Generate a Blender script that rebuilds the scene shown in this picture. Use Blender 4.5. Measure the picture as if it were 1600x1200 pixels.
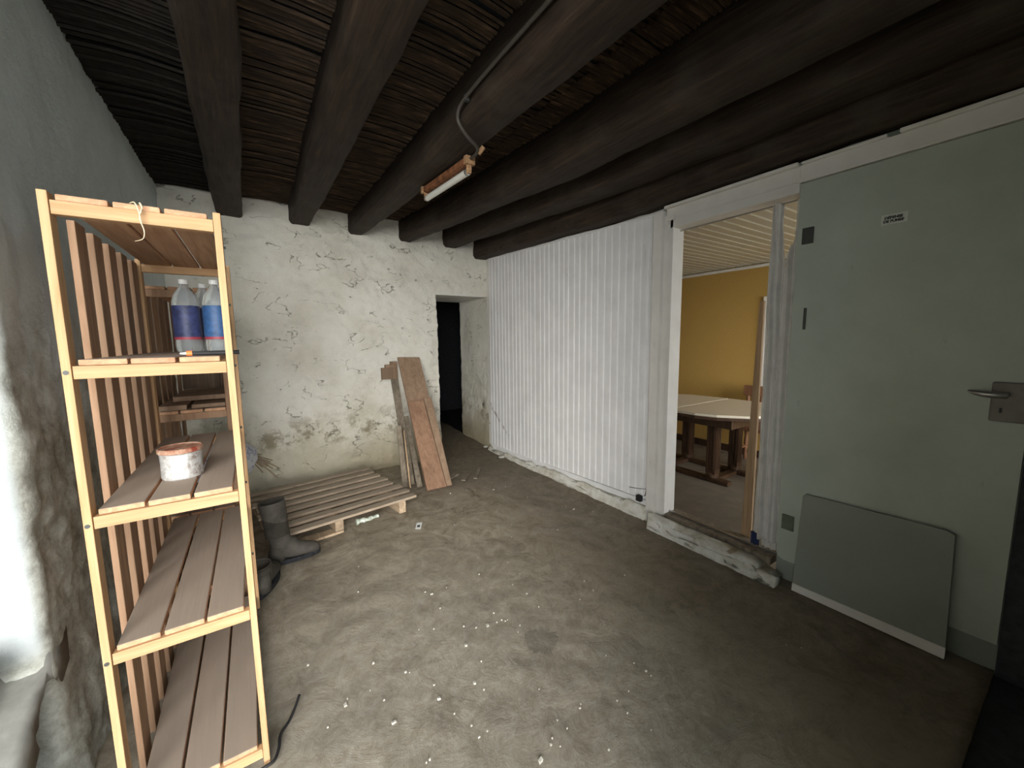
import bpy, bmesh, math, random
from mathutils import Vector, Matrix, noise
random.seed(7)
for o in list(bpy.data.objects): bpy.data.objects.remove(o)
S = bpy.context.scene
COL = S.collection
PI = math.pi

# ---------------------------------------------------------------- camera
cd = bpy.data.cameras.new('camera'); cam = bpy.data.objects.new('camera', cd); COL.objects.link(cam)
cd.sensor_width = 36; cd.lens = 610 / 1600 * 36; cd.clip_start = 0.02
rt = Vector((0.8342, -0.5514, -0.0120)).normalized(); fw = Vector((0.5462, 0.8296, -0.1122)).normalized()
up = rt.cross(fw); fw = up.cross(rt)
cam.matrix_world = Matrix.Translation((0, 0, 1.35)) @ Matrix((rt, up, -fw)).transposed().to_4x4()
S.camera = cam

# ---------------------------------------------------------------- world, daylight, exposure
w = bpy.data.worlds.new('world'); S.world = w; w.use_nodes = True
bg = w.node_tree.nodes['Background']; bg.inputs[0].default_value = (0.90, 0.96, 1.0, 1); bg.inputs[1].default_value = 0.55
S.view_settings.view_transform = 'Standard'; S.view_settings.look = 'None'
S.view_settings.gamma = 1; S.view_settings.use_curve_mapping = False
S.view_settings.exposure = 3.02
def portal(name, loc, rot, sx, sy):
    l = bpy.data.lights.new(name, 'AREA'); l.shape = 'RECTANGLE'; l.size = sx; l.size_y = sy
    l.cycles.is_portal = True
    o = bpy.data.objects.new(name, l); o.location = loc; o.rotation_euler = rot; COL.objects.link(o)
portal('doorway_daylight', (-0.66, -0.52, 1.22), (PI/2, 0, PI), 2.2, 2.4)   # open entrance behind the camera
portal('dining_window_daylight', (3.95, -0.42, 1.18), (PI/2, 0, PI), 1.9, 1.86)
# low soft daylight entering through the open entrance behind the camera
sl = bpy.data.lights.new('hazy_sun', 'SUN'); sl.energy = 1.3; sl.angle = math.radians(58); sl.color = (1.0, 0.97, 0.92)
so = bpy.data.objects.new('hazy_sun', sl); COL.objects.link(so)
so.rotation_euler = Vector((0.40, 0.90, -0.13)).to_track_quat('-Z', 'Y').to_euler()

# ---------------------------------------------------------------- materials
def mat(name):
    m = bpy.data.materials.new(name); m.use_nodes = True
    nt = m.node_tree; b = nt.nodes['Principled BSDF']
    return m, nt, b
def N(nt, t, **k):
    n = nt.nodes.new(t)
    for a, v in k.items(): setattr(n, a, v)
    return n
def coords(nt, scale=(1,1,1), rot=(0,0,0)):
    tc = N(nt, 'ShaderNodeTexCoord'); mp = N(nt, 'ShaderNodeMapping')
    mp.inputs['Scale'].default_value = scale; mp.inputs['Rotation'].default_value = rot
    nt.links.new(tc.outputs['Object'], mp.inputs[0]); return mp.outputs[0]
def tex(nt, vec, scale, detail=4, rough=0.6, dist=0):
    n = N(nt, 'ShaderNodeTexNoise'); n.inputs['Scale'].default_value = scale; n.inputs['Detail'].default_value = detail
    n.inputs['Roughness'].default_value = rough; n.inputs['Distortion'].default_value = dist
    nt.links.new(vec, n.inputs['Vector']); return n.outputs['Fac']
def ramp(nt, fac, stops):
    r = N(nt, 'ShaderNodeValToRGB'); e = r.color_ramp.elements
    while len(e) > 1: e.remove(e[-1])
    e[0].position = stops[0][0]; e[0].color = (*stops[0][1], 1)
    for p, c in stops[1:]:
        x = e.new(p); x.color = (*c, 1)
    nt.links.new(fac, r.inputs[0]); return r.outputs[0]
def g(v): return (v, v, v)
def mix(nt, fac, a, b, mode='MIX'):
    n = N(nt, 'ShaderNodeMix', data_type='RGBA', blend_type=mode)
    for i, v in ((0, fac), (6, a), (7, b)):
        if hasattr(v, 'links'): nt.links.new(v, n.inputs[i])
        elif isinstance(v, (int, float)): n.inputs[i].default_value = v
        else: n.inputs[i].default_value = (*v, 1)
    return n.outputs[2]
def mth(nt, op, a, b=0.0):
    n = N(nt, 'ShaderNodeMath', operation=op)
    for i, v in ((0, a), (1, b)):
        if hasattr(v, 'links'): nt.links.new(v, n.inputs[i])
        else: n.inputs[i].default_value = v
    return n.outputs[0]
def maprange(nt, v, a, b, c=0.0, d=1.0):
    n = N(nt, 'ShaderNodeMapRange'); n.interpolation_type = 'SMOOTHSTEP'
    nt.links.new(v, n.inputs[0])
    for i, x in enumerate((a, b, c, d)): n.inputs[i+1].default_value = x
    return n.outputs[0]
def xyz(nt, geo=False):
    tc = N(nt, 'ShaderNodeTexCoord'); s = N(nt, 'ShaderNodeSeparateXYZ')
    nt.links.new(tc.outputs['Object'], s.inputs[0]); return s.outputs
def bump(nt, b, h, strength=0.3, dist=0.01):
    n = N(nt, 'ShaderNodeBump'); n.inputs['Strength'].default_value = strength; n.inputs['Distance'].default_value = dist
    nt.links.new(h, n.inputs['Height']); nt.links.new(n.outputs[0], b.inputs['Normal'])
def setb(nt, b, col, rough=0.8, spec=0.3, metal=0.0):
    if hasattr(col, 'links'): nt.links.new(col, b.inputs['Base Color'])
    else: b.inputs['Base Color'].default_value = (*col, 1)
    b.inputs['Roughness'].default_value = rough; b.inputs['Specular IOR Level'].default_value = spec
    b.inputs['Metallic'].default_value = metal

def wood(name, dark, light, axis=2, rough=0.75, fine=60, dust=None, knots=True, var=0.18, spec=0.25):
    m, nt, b = mat(name)
    sc = [1.0, 1.0, 1.0]; sc[axis] = 0.06
    v = coords(nt, sc)
    oi = N(nt, 'ShaderNodeObjectInfo')
    va = N(nt, 'ShaderNodeVectorMath', operation='ADD'); nt.links.new(v, va.inputs[0])
    cm = N(nt, 'ShaderNodeCombineXYZ'); r10 = mth(nt, 'MULTIPLY', oi.outputs['Random'], 10.0)
    nt.links.new(r10, cm.inputs[0]); nt.links.new(r10, cm.inputs[1]); nt.links.new(cm.outputs[0], va.inputs[1])
    f = tex(nt, va.outputs[0], fine, 5, 0.6, 0.6); f2 = tex(nt, va.outputs[0], fine*0.2, 3, 0.5)
    c = ramp(nt, f, [(0.3, dark), (0.62, light)])
    c2 = ramp(nt, f2, [(0.3, g(0.72)), (0.6, g(1.0))])
    c = mix(nt, 1.0, c, c2, 'MULTIPLY')
    hv = N(nt, 'ShaderNodeHueSaturation'); nt.links.new(c, hv.inputs['Color'])
    nt.links.new(mth(nt, 'ADD', mth(nt, 'MULTIPLY', oi.outputs['Random'], var*2), 1-var), hv.inputs['Value'])
    c = hv.outputs[0]
    if dust:
        ge = N(nt, 'ShaderNodeNewGeometry'); s = N(nt, 'ShaderNodeSeparateXYZ'); nt.links.new(ge.outputs['Normal'], s.inputs[0])
        c = mix(nt, maprange(nt, s.outputs[2], 0.6, 0.9, 0, 0.85), c, dust)
    setb(nt, b, c, rough, spec); bump(nt, b, f, 0.25, 0.004)
    return m
def plain(name, c, rough=0.6, spec=0.4, metal=0.0, nscale=30, amt=0.15, bmp=0.1):
    m, nt, b = mat(name); v = coords(nt); f = tex(nt, v, nscale, 5)
    col = ramp(nt, f, [(0.3, tuple(x*(1-amt) for x in c)), (0.7, tuple(min(1, x*(1+amt)) for x in c))])
    setb(nt, b, col, rough, spec, metal)
    if bmp: bump(nt, b, f, bmp, 0.004)
    return m

def m_backwall():
    m, nt, b = mat('whitewashed_rough_plaster'); v = coords(nt); X, Y, Z = xyz(nt)
    a = tex(nt, v, 2.2, 6, 0.65); f = tex(nt, v, 22, 8, 0.7); big = tex(nt, v, 0.9, 3)
    c = ramp(nt, a, [(0.3, (0.66, 0.63, 0.535)), (0.5, (0.77, 0.745, 0.655)), (0.7, (0.83, 0.81, 0.735))])
    # greenish brown damp rising from the foot of the wall
    low = maprange(nt, mth(nt, 'ADD', Z, mth(nt, 'MULTIPLY', mth(nt, 'SUBTRACT', a, 0.5), 1.3)), 0.9, 0.0)
    c = mix(nt, mth(nt, 'MULTIPLY', low, 0.75), c, (0.50, 0.46, 0.33))
    # dirt patches along the ledge
    band = mth(nt, 'MULTIPLY', maprange(nt, Z, 0.30, 0.40), maprange(nt, Z, 0.72, 0.45))
    dirt = maprange(nt, tex(nt, v, 7, 8, 0.75), 0.47, 0.60)
    c = mix(nt, mth(nt, 'MULTIPLY', mth(nt, 'MULTIPLY', band, dirt), 0.8), c, (0.25, 0.21, 0.13))
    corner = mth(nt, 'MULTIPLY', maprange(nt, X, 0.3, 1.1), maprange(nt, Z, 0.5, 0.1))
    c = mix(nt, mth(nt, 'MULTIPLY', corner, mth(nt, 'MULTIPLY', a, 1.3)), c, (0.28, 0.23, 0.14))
    # hairline cracks and chips
    vs = coords(nt, (1.0, 1.0, 1.9)); d = N(nt, 'ShaderNodeTexNoise'); d.inputs['Scale'].default_value = 3.5; d.inputs['Detail'].default_value = 5
    nt.links.new(vs, d.inputs['Vector'])
    vm = N(nt, 'ShaderNodeVectorMath', operation='MULTIPLY_ADD'); nt.links.new(d.outputs['Color'], vm.inputs[0]); vm.inputs[1].default_value = (0.8, 0.8, 0.8); nt.links.new(vs, vm.inputs[2])
    vo = N(nt, 'ShaderNodeTexVoronoi', feature='DISTANCE_TO_EDGE'); vo.inputs['Scale'].default_value = 2.6; nt.links.new(vm.outputs[0], vo.inputs['Vector'])
    crack = mth(nt, 'MULTIPLY', maprange(nt, vo.outputs['Distance'], 0.018, 0.0), maprange(nt, tex(nt, v, 5.0, 3), 0.53, 0.58))
    c = mix(nt, mth(nt, 'MULTIPLY', crack, 0.7), c, (0.22, 0.19, 0.14))
    spots = mth(nt, 'MULTIPLY', maprange(nt, tex(nt, v, 40, 3), 0.69, 0.74), 0.5)
    c = mix(nt, spots, c, (0.3, 0.27, 0.2))
    setb(nt, b, c, 0.92, 0.15)
    h = mth(nt, 'SUBTRACT', mth(nt, 'ADD', mth(nt, 'MULTIPLY', f, 0.6), tex(nt, v, 9, 6)), mth(nt, 'MULTIPLY', crack, 1.2))
    bump(nt, b, h, 0.75, 0.022); return m
def m_leftwall():
    m, nt, b = mat('painted_stone_plaster'); v = coords(nt); X, Y, Z = xyz(nt)
    f = tex(nt, v, 5, 8, 0.7); f3 = tex(nt, v, 18, 8, 0.75)
    smooth = ramp(nt, f, [(0.3, (0.56, 0.61, 0.60)), (0.7, (0.66, 0.71, 0.70))])
    stone = ramp(nt, mth(nt, 'ADD', mth(nt, 'MULTIPLY', f3, 0.6), mth(nt, 'MULTIPLY', f, 0.4)), [(0.34, (0.17, 0.165, 0.135)), (0.46, (0.33, 0.33, 0.285)), (0.55, (0.46, 0.47, 0.42)), (0.66, (0.64, 0.65, 0.60))])
    hi = maprange(nt, mth(nt, 'ADD', Z, mth(nt, 'MULTIPLY', mth(nt, 'SUBTRACT', f, 0.5), 0.9)), 1.0, 1.5)
    c = mix(nt, hi, stone, smooth)
    # white limewash on the reveal face
    wh = mth(nt, 'MULTIPLY', maprange(nt, X, -0.555, -0.58), maprange(nt, Z, 0.44, 0.50))
    c = mix(nt, wh, c, ramp(nt, f, [(0.3, (0.42, 0.455, 0.46)), (0.6, (0.52, 0.55, 0.55))]))
    setb(nt, b, c, 0.9, 0.15); bump(nt, b, mth(nt, 'ADD', f3, mth(nt, 'MULTIPLY', tex(nt, v, 50, 6), 0.5)), 0.45, 0.014); return m
def m_floor():
    m, nt, b = mat('worn_dusty_concrete'); v = coords(nt); X, Y, Z = xyz(nt)
    big = tex(nt, v, 1.1, 5, 0.6); f = tex(nt, v, 5.5, 12, 0.78, 0.9); f2 = tex(nt, v, 16, 10, 0.8, 0.5); fine = tex(nt, v, 70, 8, 0.75)
    c = ramp(nt, f, [(0.33, (0.135, 0.105, 0.070)), (0.45, (0.27, 0.225, 0.162)), (0.54, (0.36, 0.31, 0.235)), (0.66, (0.46, 0.41, 0.325))])
    # paler grey tone fading outwards from a spot near the entrance
    dx = mth(nt, 'SUBTRACT', X, 0.45); dy = mth(nt, 'SUBTRACT', Y, 0.95)
    rr = mth(nt, 'SQRT', mth(nt, 'ADD', mth(nt, 'MULTIPLY', dx, dx), mth(nt, 'MULTIPLY', mth(nt, 'MULTIPLY', dy, dy), 0.55)))
    rr = mth(nt, 'ADD', rr, mth(nt, 'MULTIPLY', mth(nt, 'SUBTRACT', f, 0.5), 2.2))
    pale = maprange(nt, rr, 1.5, 0.35)
    c = mix(nt, mth(nt, 'MULTIPLY', pale, 0.7), c, ramp(nt, f2, [(0.36, (0.235, 0.205, 0.16)), (0.5, (0.33, 0.30, 0.245)), (0.64, (0.44, 0.415, 0.355))]))
    # brown earth towards the back opening and along the right wall
    e1 = mth(nt, 'MULTIPLY', maprange(nt, mth(nt, 'ADD', Y, mth(nt, 'MULTIPLY', f, 1.4)), 3.5, 4.4), maprange(nt, X, 0.9, 1.5))
    e2 = maprange(nt, mth(nt, 'ADD', X, mth(nt, 'MULTIPLY', f, 1.6)), 2.15, 2.85)
    c = mix(nt, mth(nt, 'MULTIPLY', mth(nt, 'MAXIMUM', e1, mth(nt, 'MULTIPLY', e2, 0.7)), 0.85), c, ramp(nt, f2, [(0.35, (0.095, 0.076, 0.054)), (0.65, (0.21, 0.172, 0.125))]))
    dk = maprange(nt, tex(nt, v, 2.7, 10, 0.78, 0.6), 0.55, 0.63)
    c = mix(nt, mth(nt, 'MULTIPLY', dk, 0.38), c, (0.12, 0.095, 0.07))
    # one round damp patch
    px = mth(nt, 'SUBTRACT', X, 1.00); py = mth(nt, 'SUBTRACT', Y, 1.30)
    d = mth(nt, 'SQRT', mth(nt, 'ADD', mth(nt, 'MULTIPLY', px, px), mth(nt, 'MULTIPLY', py, py)))
    c = mix(nt, mth(nt, 'MULTIPLY', maprange(nt, mth(nt, 'ADD', d, mth(nt, 'MULTIPLY', mth(nt, 'SUBTRACT', f2, 0.5), 0.15)), 0.085, 0.065), 0.6), c, (0.14, 0.125, 0.10))
    setb(nt, b, c, 0.8, 0.25); bump(nt, b, mth(nt, 'ADD', f, mth(nt, 'MULTIPLY', f2, 0.7)), 0.55, 0.014); return m
def m_beam():
    m, nt, b = mat('dark_old_oak'); v = coords(nt, (1, 0.07, 1)); f = tex(nt, v, 45, 6, 0.65, 0.5); f2 = tex(nt, coords(nt), 4, 5)
    c = ramp(nt, f, [(0.3, (0.014, 0.009, 0.006)), (0.6, (0.048, 0.031, 0.020)), (0.8, (0.095, 0.064, 0.041))])
    c = mix(nt, maprange(nt, f2, 0.45, 0.7, 0, 0.6), c, (0.062, 0.050, 0.037))
    setb(nt, b, c, 0.75, 0.3); bump(nt, b, f, 0.5, 0.012); return m
def m_lath():
    m, nt, b = mat('split_lath'); v = coords(nt, (0.15, 1, 1)); f = tex(nt, v, 55, 4, 0.6); f2 = tex(nt, coords(nt, (0.5, 6, 1)), 9, 3)
    c = ramp(nt, f, [(0.3, (0.014, 0.008, 0.004)), (0.58, (0.062, 0.036, 0.019)), (0.75, (0.14, 0.086, 0.049))])
    c = mix(nt, maprange(nt, f2, 0.60, 0.75, 0, 0.6), c, (0.22, 0.14, 0.085))
    setb(nt, b, c, 0.7, 0.3); bump(nt, b, f, 0.4, 0.006); return m
def m_whitepaint(name, c1=(0.74, 0.735, 0.73), c2=(0.83, 0.825, 0.82)):
    m, nt, b = mat(name); v = coords(nt); f = tex(nt, v, 6, 5); s = tex(nt, coords(nt, (1, 1, 0.25)), 14, 6, 0.7)
    c = ramp(nt, f, [(0.3, c1), (0.7, c2)])
    c = mix(nt, maprange(nt, s, 0.62, 0.78, 0, 0.35), c, (0.38, 0.34, 0.28))
    X, Y, Z = xyz(nt)   # old diagonal scuff low on the far end of the boards
    ln = mth(nt, 'ABSOLUTE', mth(nt, 'SUBTRACT', mth(nt, 'ADD', Z, mth(nt, 'MULTIPLY', mth(nt, 'SUBTRACT', 4.15, Y), 0.75)), mth(nt, 'ADD', 0.50, mth(nt, 'MULTIPLY', s, 0.12))))
    sc = mth(nt, 'MULTIPLY', maprange(nt, ln, 0.03, 0.012), mth(nt, 'MULTIPLY', maprange(nt, Y, 3.70, 3.80), maprange(nt, s, 0.42, 0.52)))
    c = mix(nt, mth(nt, 'MULTIPLY', sc, 0.7), c, (0.24, 0.18, 0.15))
    setb(nt, b, c, 0.45, 0.4); bump(nt, b, f, 0.08, 0.01); return m
def m_plinth():
    m, nt, b = mat('crumbling_lime_plinth'); v = coords(nt); f = tex(nt, v, 9, 8, 0.7)
    c = ramp(nt, f, [(0.3, (0.38, 0.34, 0.25)), (0.48, (0.60, 0.58, 0.50)), (0.6, (0.70, 0.69, 0.64))])
    setb(nt, b, c, 0.9, 0.15); bump(nt, b, f, 0.6, 0.02); return m
def m_green(name='pale_green_paint', k=1.0):
    m, nt, b = mat(name); v = coords(nt); f = tex(nt, v, 3.5, 6, 0.6); s = tex(nt, coords(nt, (1, 1, 0.35)), 20, 6, 0.7)
    c = ramp(nt, f, [(0.3, (0.42*k, 0.465*k, 0.40*k)), (0.7, (0.50*k, 0.55*k, 0.48*k))])
    c = mix(nt, maprange(nt, s, 0.64, 0.78, 0, 0.35), c, (0.16, 0.16, 0.12))
    setb(nt, b, c, 0.4, 0.4); bump(nt, b, f, 0.1, 0.01); return m
M = {
 'back': m_backwall(), 'left': m_leftwall(), 'floor': m_floor(), 'beam': m_beam(), 'lath': m_lath(),
 'board': m_whitepaint('white_gloss_boards'), 'trim': m_whitepaint('old_white_trim_paint', (0.72, 0.695, 0.65), (0.81, 0.79, 0.745)),
 'plinth': m_plinth(), 'lathdark': plain('dark_lath', (0.022, 0.018, 0.014), 0.85, 0.2, amt=0.4, bmp=0.3), 'green': m_green(), 'green2': m_green('dull_green_paint', 0.58),
 'pine': wood('fresh_pine', (0.46, 0.265, 0.13), (0.60, 0.38, 0.205), 2, var=0.05),
 'pinex': wood('fresh_pine_rung', (0.46, 0.265, 0.13), (0.60, 0.38, 0.205), 0, var=0.06),
 'slat': wood('pine_shelf_plank', (0.46, 0.25, 0.14), (0.62, 0.37, 0.22), 1, dust=(0.32, 0.275, 0.23), var=0.06),
 'pinedull': wood('reddish_pine_slat', (0.25, 0.145, 0.085), (0.36, 0.225, 0.14), 2, var=0.12),
 'pinedark': wood('brown_slat', (0.12, 0.085, 0.06), (0.19, 0.135, 0.095), 2), 'pallet': wood('grey_pallet_wood', (0.28, 0.21, 0.15), (0.44, 0.35, 0.26), 0, var=0.15, dust=(0.36, 0.30, 0.23)),
 'palletend': wood('pale_pallet_block', (0.36, 0.26, 0.17), (0.54, 0.41, 0.28), 1, var=0.1),
 'plank': wood('brown_plank', (0.24, 0.155, 0.10), (0.33, 0.225, 0.15), 2, fine=26, var=0.14),
 'plankred': wood('reddish_plank', (0.27, 0.15, 0.09), (0.40, 0.24, 0.155), 2, fine=26), 'plankgrey': wood('grey_weathered_plank', (0.15, 0.12, 0.085), (0.30, 0.25, 0.19), 2, fine=30, var=0.15),
 'dining': wood('dark_stained_oak', (0.030, 0.016, 0.009), (0.075, 0.042, 0.024), 2, rough=0.45, var=0.08),
 'chair': wood('red_brown_oak', (0.12, 0.055, 0.027), (0.22, 0.105, 0.055), 2, rough=0.45),
 'rawedge': wood('raw_wood_edge', (0.42, 0.27, 0.15), (0.60, 0.41, 0.25), 2),
 'tabletop': plain('cream_tile_top', (0.62, 0.56, 0.45), 0.35, 0.5, nscale=40, amt=0.05, bmp=0),
 'yellow': plain('ochre_wall_paint', (0.46, 0.29, 0.085), 0.8, 0.2, nscale=120, amt=0.12, bmp=0.4),
 'creamlight': plain('lit_groove_cream', (0.90, 0.88, 0.80), 0.4, 0.5, amt=0.05, bmp=0), 'cream': plain('cream_ceiling_boards', (0.54, 0.515, 0.425), 0.3, 0.5, amt=0.05, bmp=0),  # groove cream is brighter: light caught between the boards, put into the colour
 'diningfloor': plain('brown_floor_tiles', (0.16, 0.135, 0.105), 0.5, 0.4, nscale=8, amt=0.2),
 'dark': plain('near_black_matt', (0.032, 0.034, 0.038), 0.9, 0.1, amt=0.3, bmp=0.4),
 'stepdark': plain('near_black_stone', (0.045, 0.048, 0.055), 0.8, 0.3, amt=0.3, bmp=0.4),  # near-black tone for the front step and the wall end beside it
 'outside': plain('grey_yard_gravel', (0.42, 0.42, 0.40), 0.9, 0.1),
 'rust': plain('rusty_brown_metal', (0.24, 0.10, 0.045), 0.7, 0.3, nscale=25, amt=0.6, bmp=0.4),
 'rustpale': plain('corroded_tan_holder', (0.42, 0.25, 0.13), 0.7, 0.3, nscale=60, amt=0.5, bmp=0.3),
 'tube': plain('milky_glass_tube', (0.80, 0.79, 0.72), 0.25, 0.5, amt=0.06, bmp=0),
 'conduit': plain('dusty_black_conduit', (0.07, 0.06, 0.05), 0.6, 0.4),
 'hinge': plain('dark_grey_metal', (0.055, 0.06, 0.055), 0.5, 0.5, amt=0.2),
 'hingegreen': plain('green_painted_metal', (0.12, 0.14, 0.105), 0.5, 0.4, amt=0.2),
 'steel': plain('worn_steel', (0.42, 0.41, 0.39), 0.3, 0.5, 0.9, amt=0.1),
 'lockplate': plain('scratched_lock_plate', (0.22, 0.205, 0.18), 0.55, 0.4, 0.2, nscale=12, amt=0.2),
 'black': plain('black_rubber', (0.016, 0.016, 0.017), 0.6, 0.4, amt=0.3),
 'boot': plain('grey_brown_rubber', (0.066, 0.060, 0.050), 0.7, 0.3, nscale=18, amt=0.3),
 'bootdark': plain('muddy_black_sole', (0.022, 0.023, 0.026), 0.85, 0.2, nscale=40, amt=0.5, bmp=0.8),
 'curtain': plain('pale_grey_cloth', (0.68, 0.66, 0.62), 0.9, 0.1, nscale=14, amt=0.1, bmp=0.2),
 'blue': plain('navy_hem_cloth', (0.035, 0.05, 0.12), 0.9, 0.1),
 'sticker': plain('grey_paper_sticker', (0.68, 0.70, 0.65), 0.6, 0.3, amt=0.06, bmp=0),
 'ink': plain('black_ink', (0.035, 0.04, 0.035), 0.6, 0.3, bmp=0),
 'label': plain('blue_bottle_label', (0.035, 0.045, 0.12), 0.5, 0.4, nscale=40, amt=0.5, bmp=0),
 'labelblue': plain('bright_blue_label', (0.03, 0.085, 0.21), 0.5, 0.4, nscale=40, amt=0.4, bmp=0),
 'labelred': plain('red_label_band', (0.30, 0.04, 0.06), 0.5, 0.4, bmp=0),
 'whiteplastic': plain('white_plastic', (0.62, 0.62, 0.60), 0.4, 0.5, amt=0.05, bmp=0),
 'crushed': plain('greenish_white_plastic', (0.62, 0.68, 0.58), 0.4, 0.5, amt=0.1),
 'orange': plain('orange_plastic', (0.85, 0.20, 0.05), 0.45, 0.5, bmp=0),
 'fibre': plain('dry_plant_fibre', (0.62, 0.52, 0.36), 0.9, 0.1),
 'twig': plain('dry_brown_twig', (0.26, 0.20, 0.14), 0.9, 0.1),
 'chip': plain('lime_chips', (0.50, 0.48, 0.42), 0.9, 0.1),
 'concrete': plain('grey_cement', (0.20, 0.197, 0.178), 0.9, 0.15, nscale=9, amt=0.35, bmp=0.7),
}
def m_can():
    m, nt, b = mat('spattered_tin'); v = coords(nt); f = tex(nt, v, 38, 7, 0.7)
    c = ramp(nt, f, [(0.34, (0.16, 0.10, 0.075)), (0.44, (0.38, 0.36, 0.34)), (0.6, (0.56, 0.56, 0.55)), (0.68, (0.72, 0.72, 0.71))])
    setb(nt, b, c, 0.5, 0.5, 0.25); bump(nt, b, f, 0.3, 0.004); return m
def m_lid():
    m, nt, b = mat('rusted_tin_lid'); v = coords(nt); f = tex(nt, v, 30, 7, 0.7)
    c = ramp(nt, f, [(0.35, (0.20, 0.035, 0.02)), (0.5, (0.33, 0.17, 0.11)), (0.68, (0.46, 0.34, 0.25))])
    setb(nt, b, c, 0.75, 0.3); bump(nt, b, f, 0.3, 0.004); return m
def m_pet():
    m, nt, b = mat('clear_pet_plastic'); setb(nt, b, (0.86, 0.92, 0.94), 0.12, 0.5)
    b.inputs['Transmission Weight'].default_value = 0.85; b.inputs['IOR'].default_value = 1.15
    bump(nt, b, tex(nt, coords(nt), 40, 4), 0.25, 0.01); return m
def m_bag():
    m, nt, b = mat('printed_white_sack'); v = coords(nt)
    f = tex(nt, v, 11, 3, 0.5, 1.5)
    band = mth(nt, 'MULTIPLY', maprange(nt, f, 0.55, 0.57), maprange(nt, f, 0.61, 0.59))
    c = mix(nt, mth(nt, 'MULTIPLY', band, 0.8), (0.52, 0.53, 0.55), (0.05, 0.08, 0.30))
    setb(nt, b, c, 0.6, 0.3); bump(nt, b, tex(nt, v, 16, 5), 0.5, 0.02); return m
M['can'] = m_can(); M['lid'] = m_lid(); M['pet'] = m_pet(); M['bag'] = m_bag()

# ---------------------------------------------------------------- geometry helpers
def link(name, bm, m, parent=None, smooth=False, bev=0.0, label=None):
    bmesh.ops.recalc_face_normals(bm, faces=bm.faces) if not getattr(bm, '_keep', False) else None
    me = bpy.data.meshes.new(name); bm.to_mesh(me); bm.free()
    if isinstance(m, (list, tuple)):
        for q in m: me.materials.append(q)
    else: me.materials.append(m)
    if smooth:
        for p in me.polygons: p.use_smooth = True
    o = bpy.data.objects.new(name, me); COL.objects.link(o)
    if parent is not None: par(o, parent)
    if bev:
        b = o.modifiers.new('bevel', 'BEVEL'); b.width = bev; b.segments = 2; b.limit_method = 'ANGLE'
    if label: o['label'] = label
    return o
WM = {}
def world(o): return WM.get(o.name, Matrix.Identity(4))
def par(o, p):
    o.parent = p
    inv = Matrix.Identity(4); q = p
    while q is not None:
        inv = inv @ Matrix.Identity(4)
        q = q.parent
    o.matrix_parent_inverse = world(p).inverted()
def thing(name, label, cat, loc=(0,0,0), rz=0, group=None):
    o = bpy.data.objects.new(name, None); COL.objects.link(o); o.location = loc; o.rotation_euler = (0, 0, rz)
    o.empty_display_size = 0.05
    o['label'] = label; o['category'] = cat
    if group: o['group'] = group
    WM[o.name] = Matrix.Translation(loc) @ Matrix.Rotation(rz, 4, 'Z')
    return o
def tag(o, label, cat, group=None):
    o['label'] = label; o['category'] = cat
    if group: o['group'] = group
    return o
def struct(o): o['kind'] = 'structure'; return o
def dup(root, loc, rz, label, group=None):
    # meshes of things meant for dup are modelled in the local frame of their root
    r = root.copy(); COL.objects.link(r); r.location = loc; r.rotation_euler = (0, 0, rz); r['label'] = label
    for ch in list(root.children):
        c = ch.copy(); COL.objects.link(c); c.parent = r
        for q in ch.children:
            d = q.copy(); COL.objects.link(d); d.parent = c
    return r
def box(bm, x0, x1, y0, y1, z0, z1, jit=0.0):
    r = lambda: random.uniform(-jit, jit)
    vs = [bm.verts.new((x+r(), y+r(), z+r())) for x in (x0, x1) for y in (y0, y1) for z in (z0, z1)]
    for f in ((0,1,3,2), (4,6,7,5), (0,4,5,1), (2,3,7,6), (0,2,6,4), (1,5,7,3)): bm.faces.new([vs[i] for i in f])
    return vs
def B(name, m, parent, *d, bev=0.0, jit=0.0, smooth=False, label=None):
    bm = bmesh.new(); box(bm, *d, jit=jit); return link(name, bm, m, parent, bev=bev, label=label)
def obox(bm, a, b, wv, tv):
    """box from a to b with half-width vector wv and half-thickness vector tv"""
    a, b, wv, tv = Vector(a), Vector(b), Vector(wv), Vector(tv)
    vs = [bm.verts.new(p + s*wv + t*tv) for p in (a, b) for s in (-1, 1) for t in (-1, 1)]
    for f in ((0,1,3,2), (4,6,7,5), (0,4,5,1), (2,3,7,6), (0,2,6,4), (1,5,7,3)): bm.faces.new([vs[i] for i in f])
def tube(bm, pts, rad, n=10, cap=True):
    pts = [Vector(p) for p in pts]; rings = []
    up_ = Vector((0.13, 0.21, 0.97)).normalized()
    for i, p in enumerate(pts):
        d = (pts[min(i+1, len(pts)-1)] - pts[max(i-1, 0)]).normalized()
        u = d.cross(up_)
        if u.length < 0.05: u = d.cross(Vector((1, 0, 0)))
        u.normalize(); v = d.cross(u).normalized()
        r = rad[i] if isinstance(rad, (list, tuple)) else rad
        rings.append([bm.verts.new(p + r*(math.cos(2*PI*k/n)*u + math.sin(2*PI*k/n)*v)) for k in range(n)])
    for a, b in zip(rings, rings[1:]):
        for k in range(n): bm.faces.new((a[k], a[(k+1)%n], b[(k+1)%n], b[k]))
    if cap: bm.faces.new(rings[0]); bm.faces.new(rings[-1][::-1])
def smoothpath(pts, k=6):
    P = [Vector(p) for p in pts]; out = []
    for i in range(len(P)-1):
        p0, p1, p2, p3 = P[max(i-1, 0)], P[i], P[i+1], P[min(i+2, len(P)-1)]
        for j in range(k):
            t = j/k
            out.append(0.5*((2*p1) + (-p0+p2)*t + (2*p0-5*p1+4*p2-p3)*t*t + (-p0+3*p1-3*p2+p3)*t**3))
    out.append(P[-1]); return out
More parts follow.
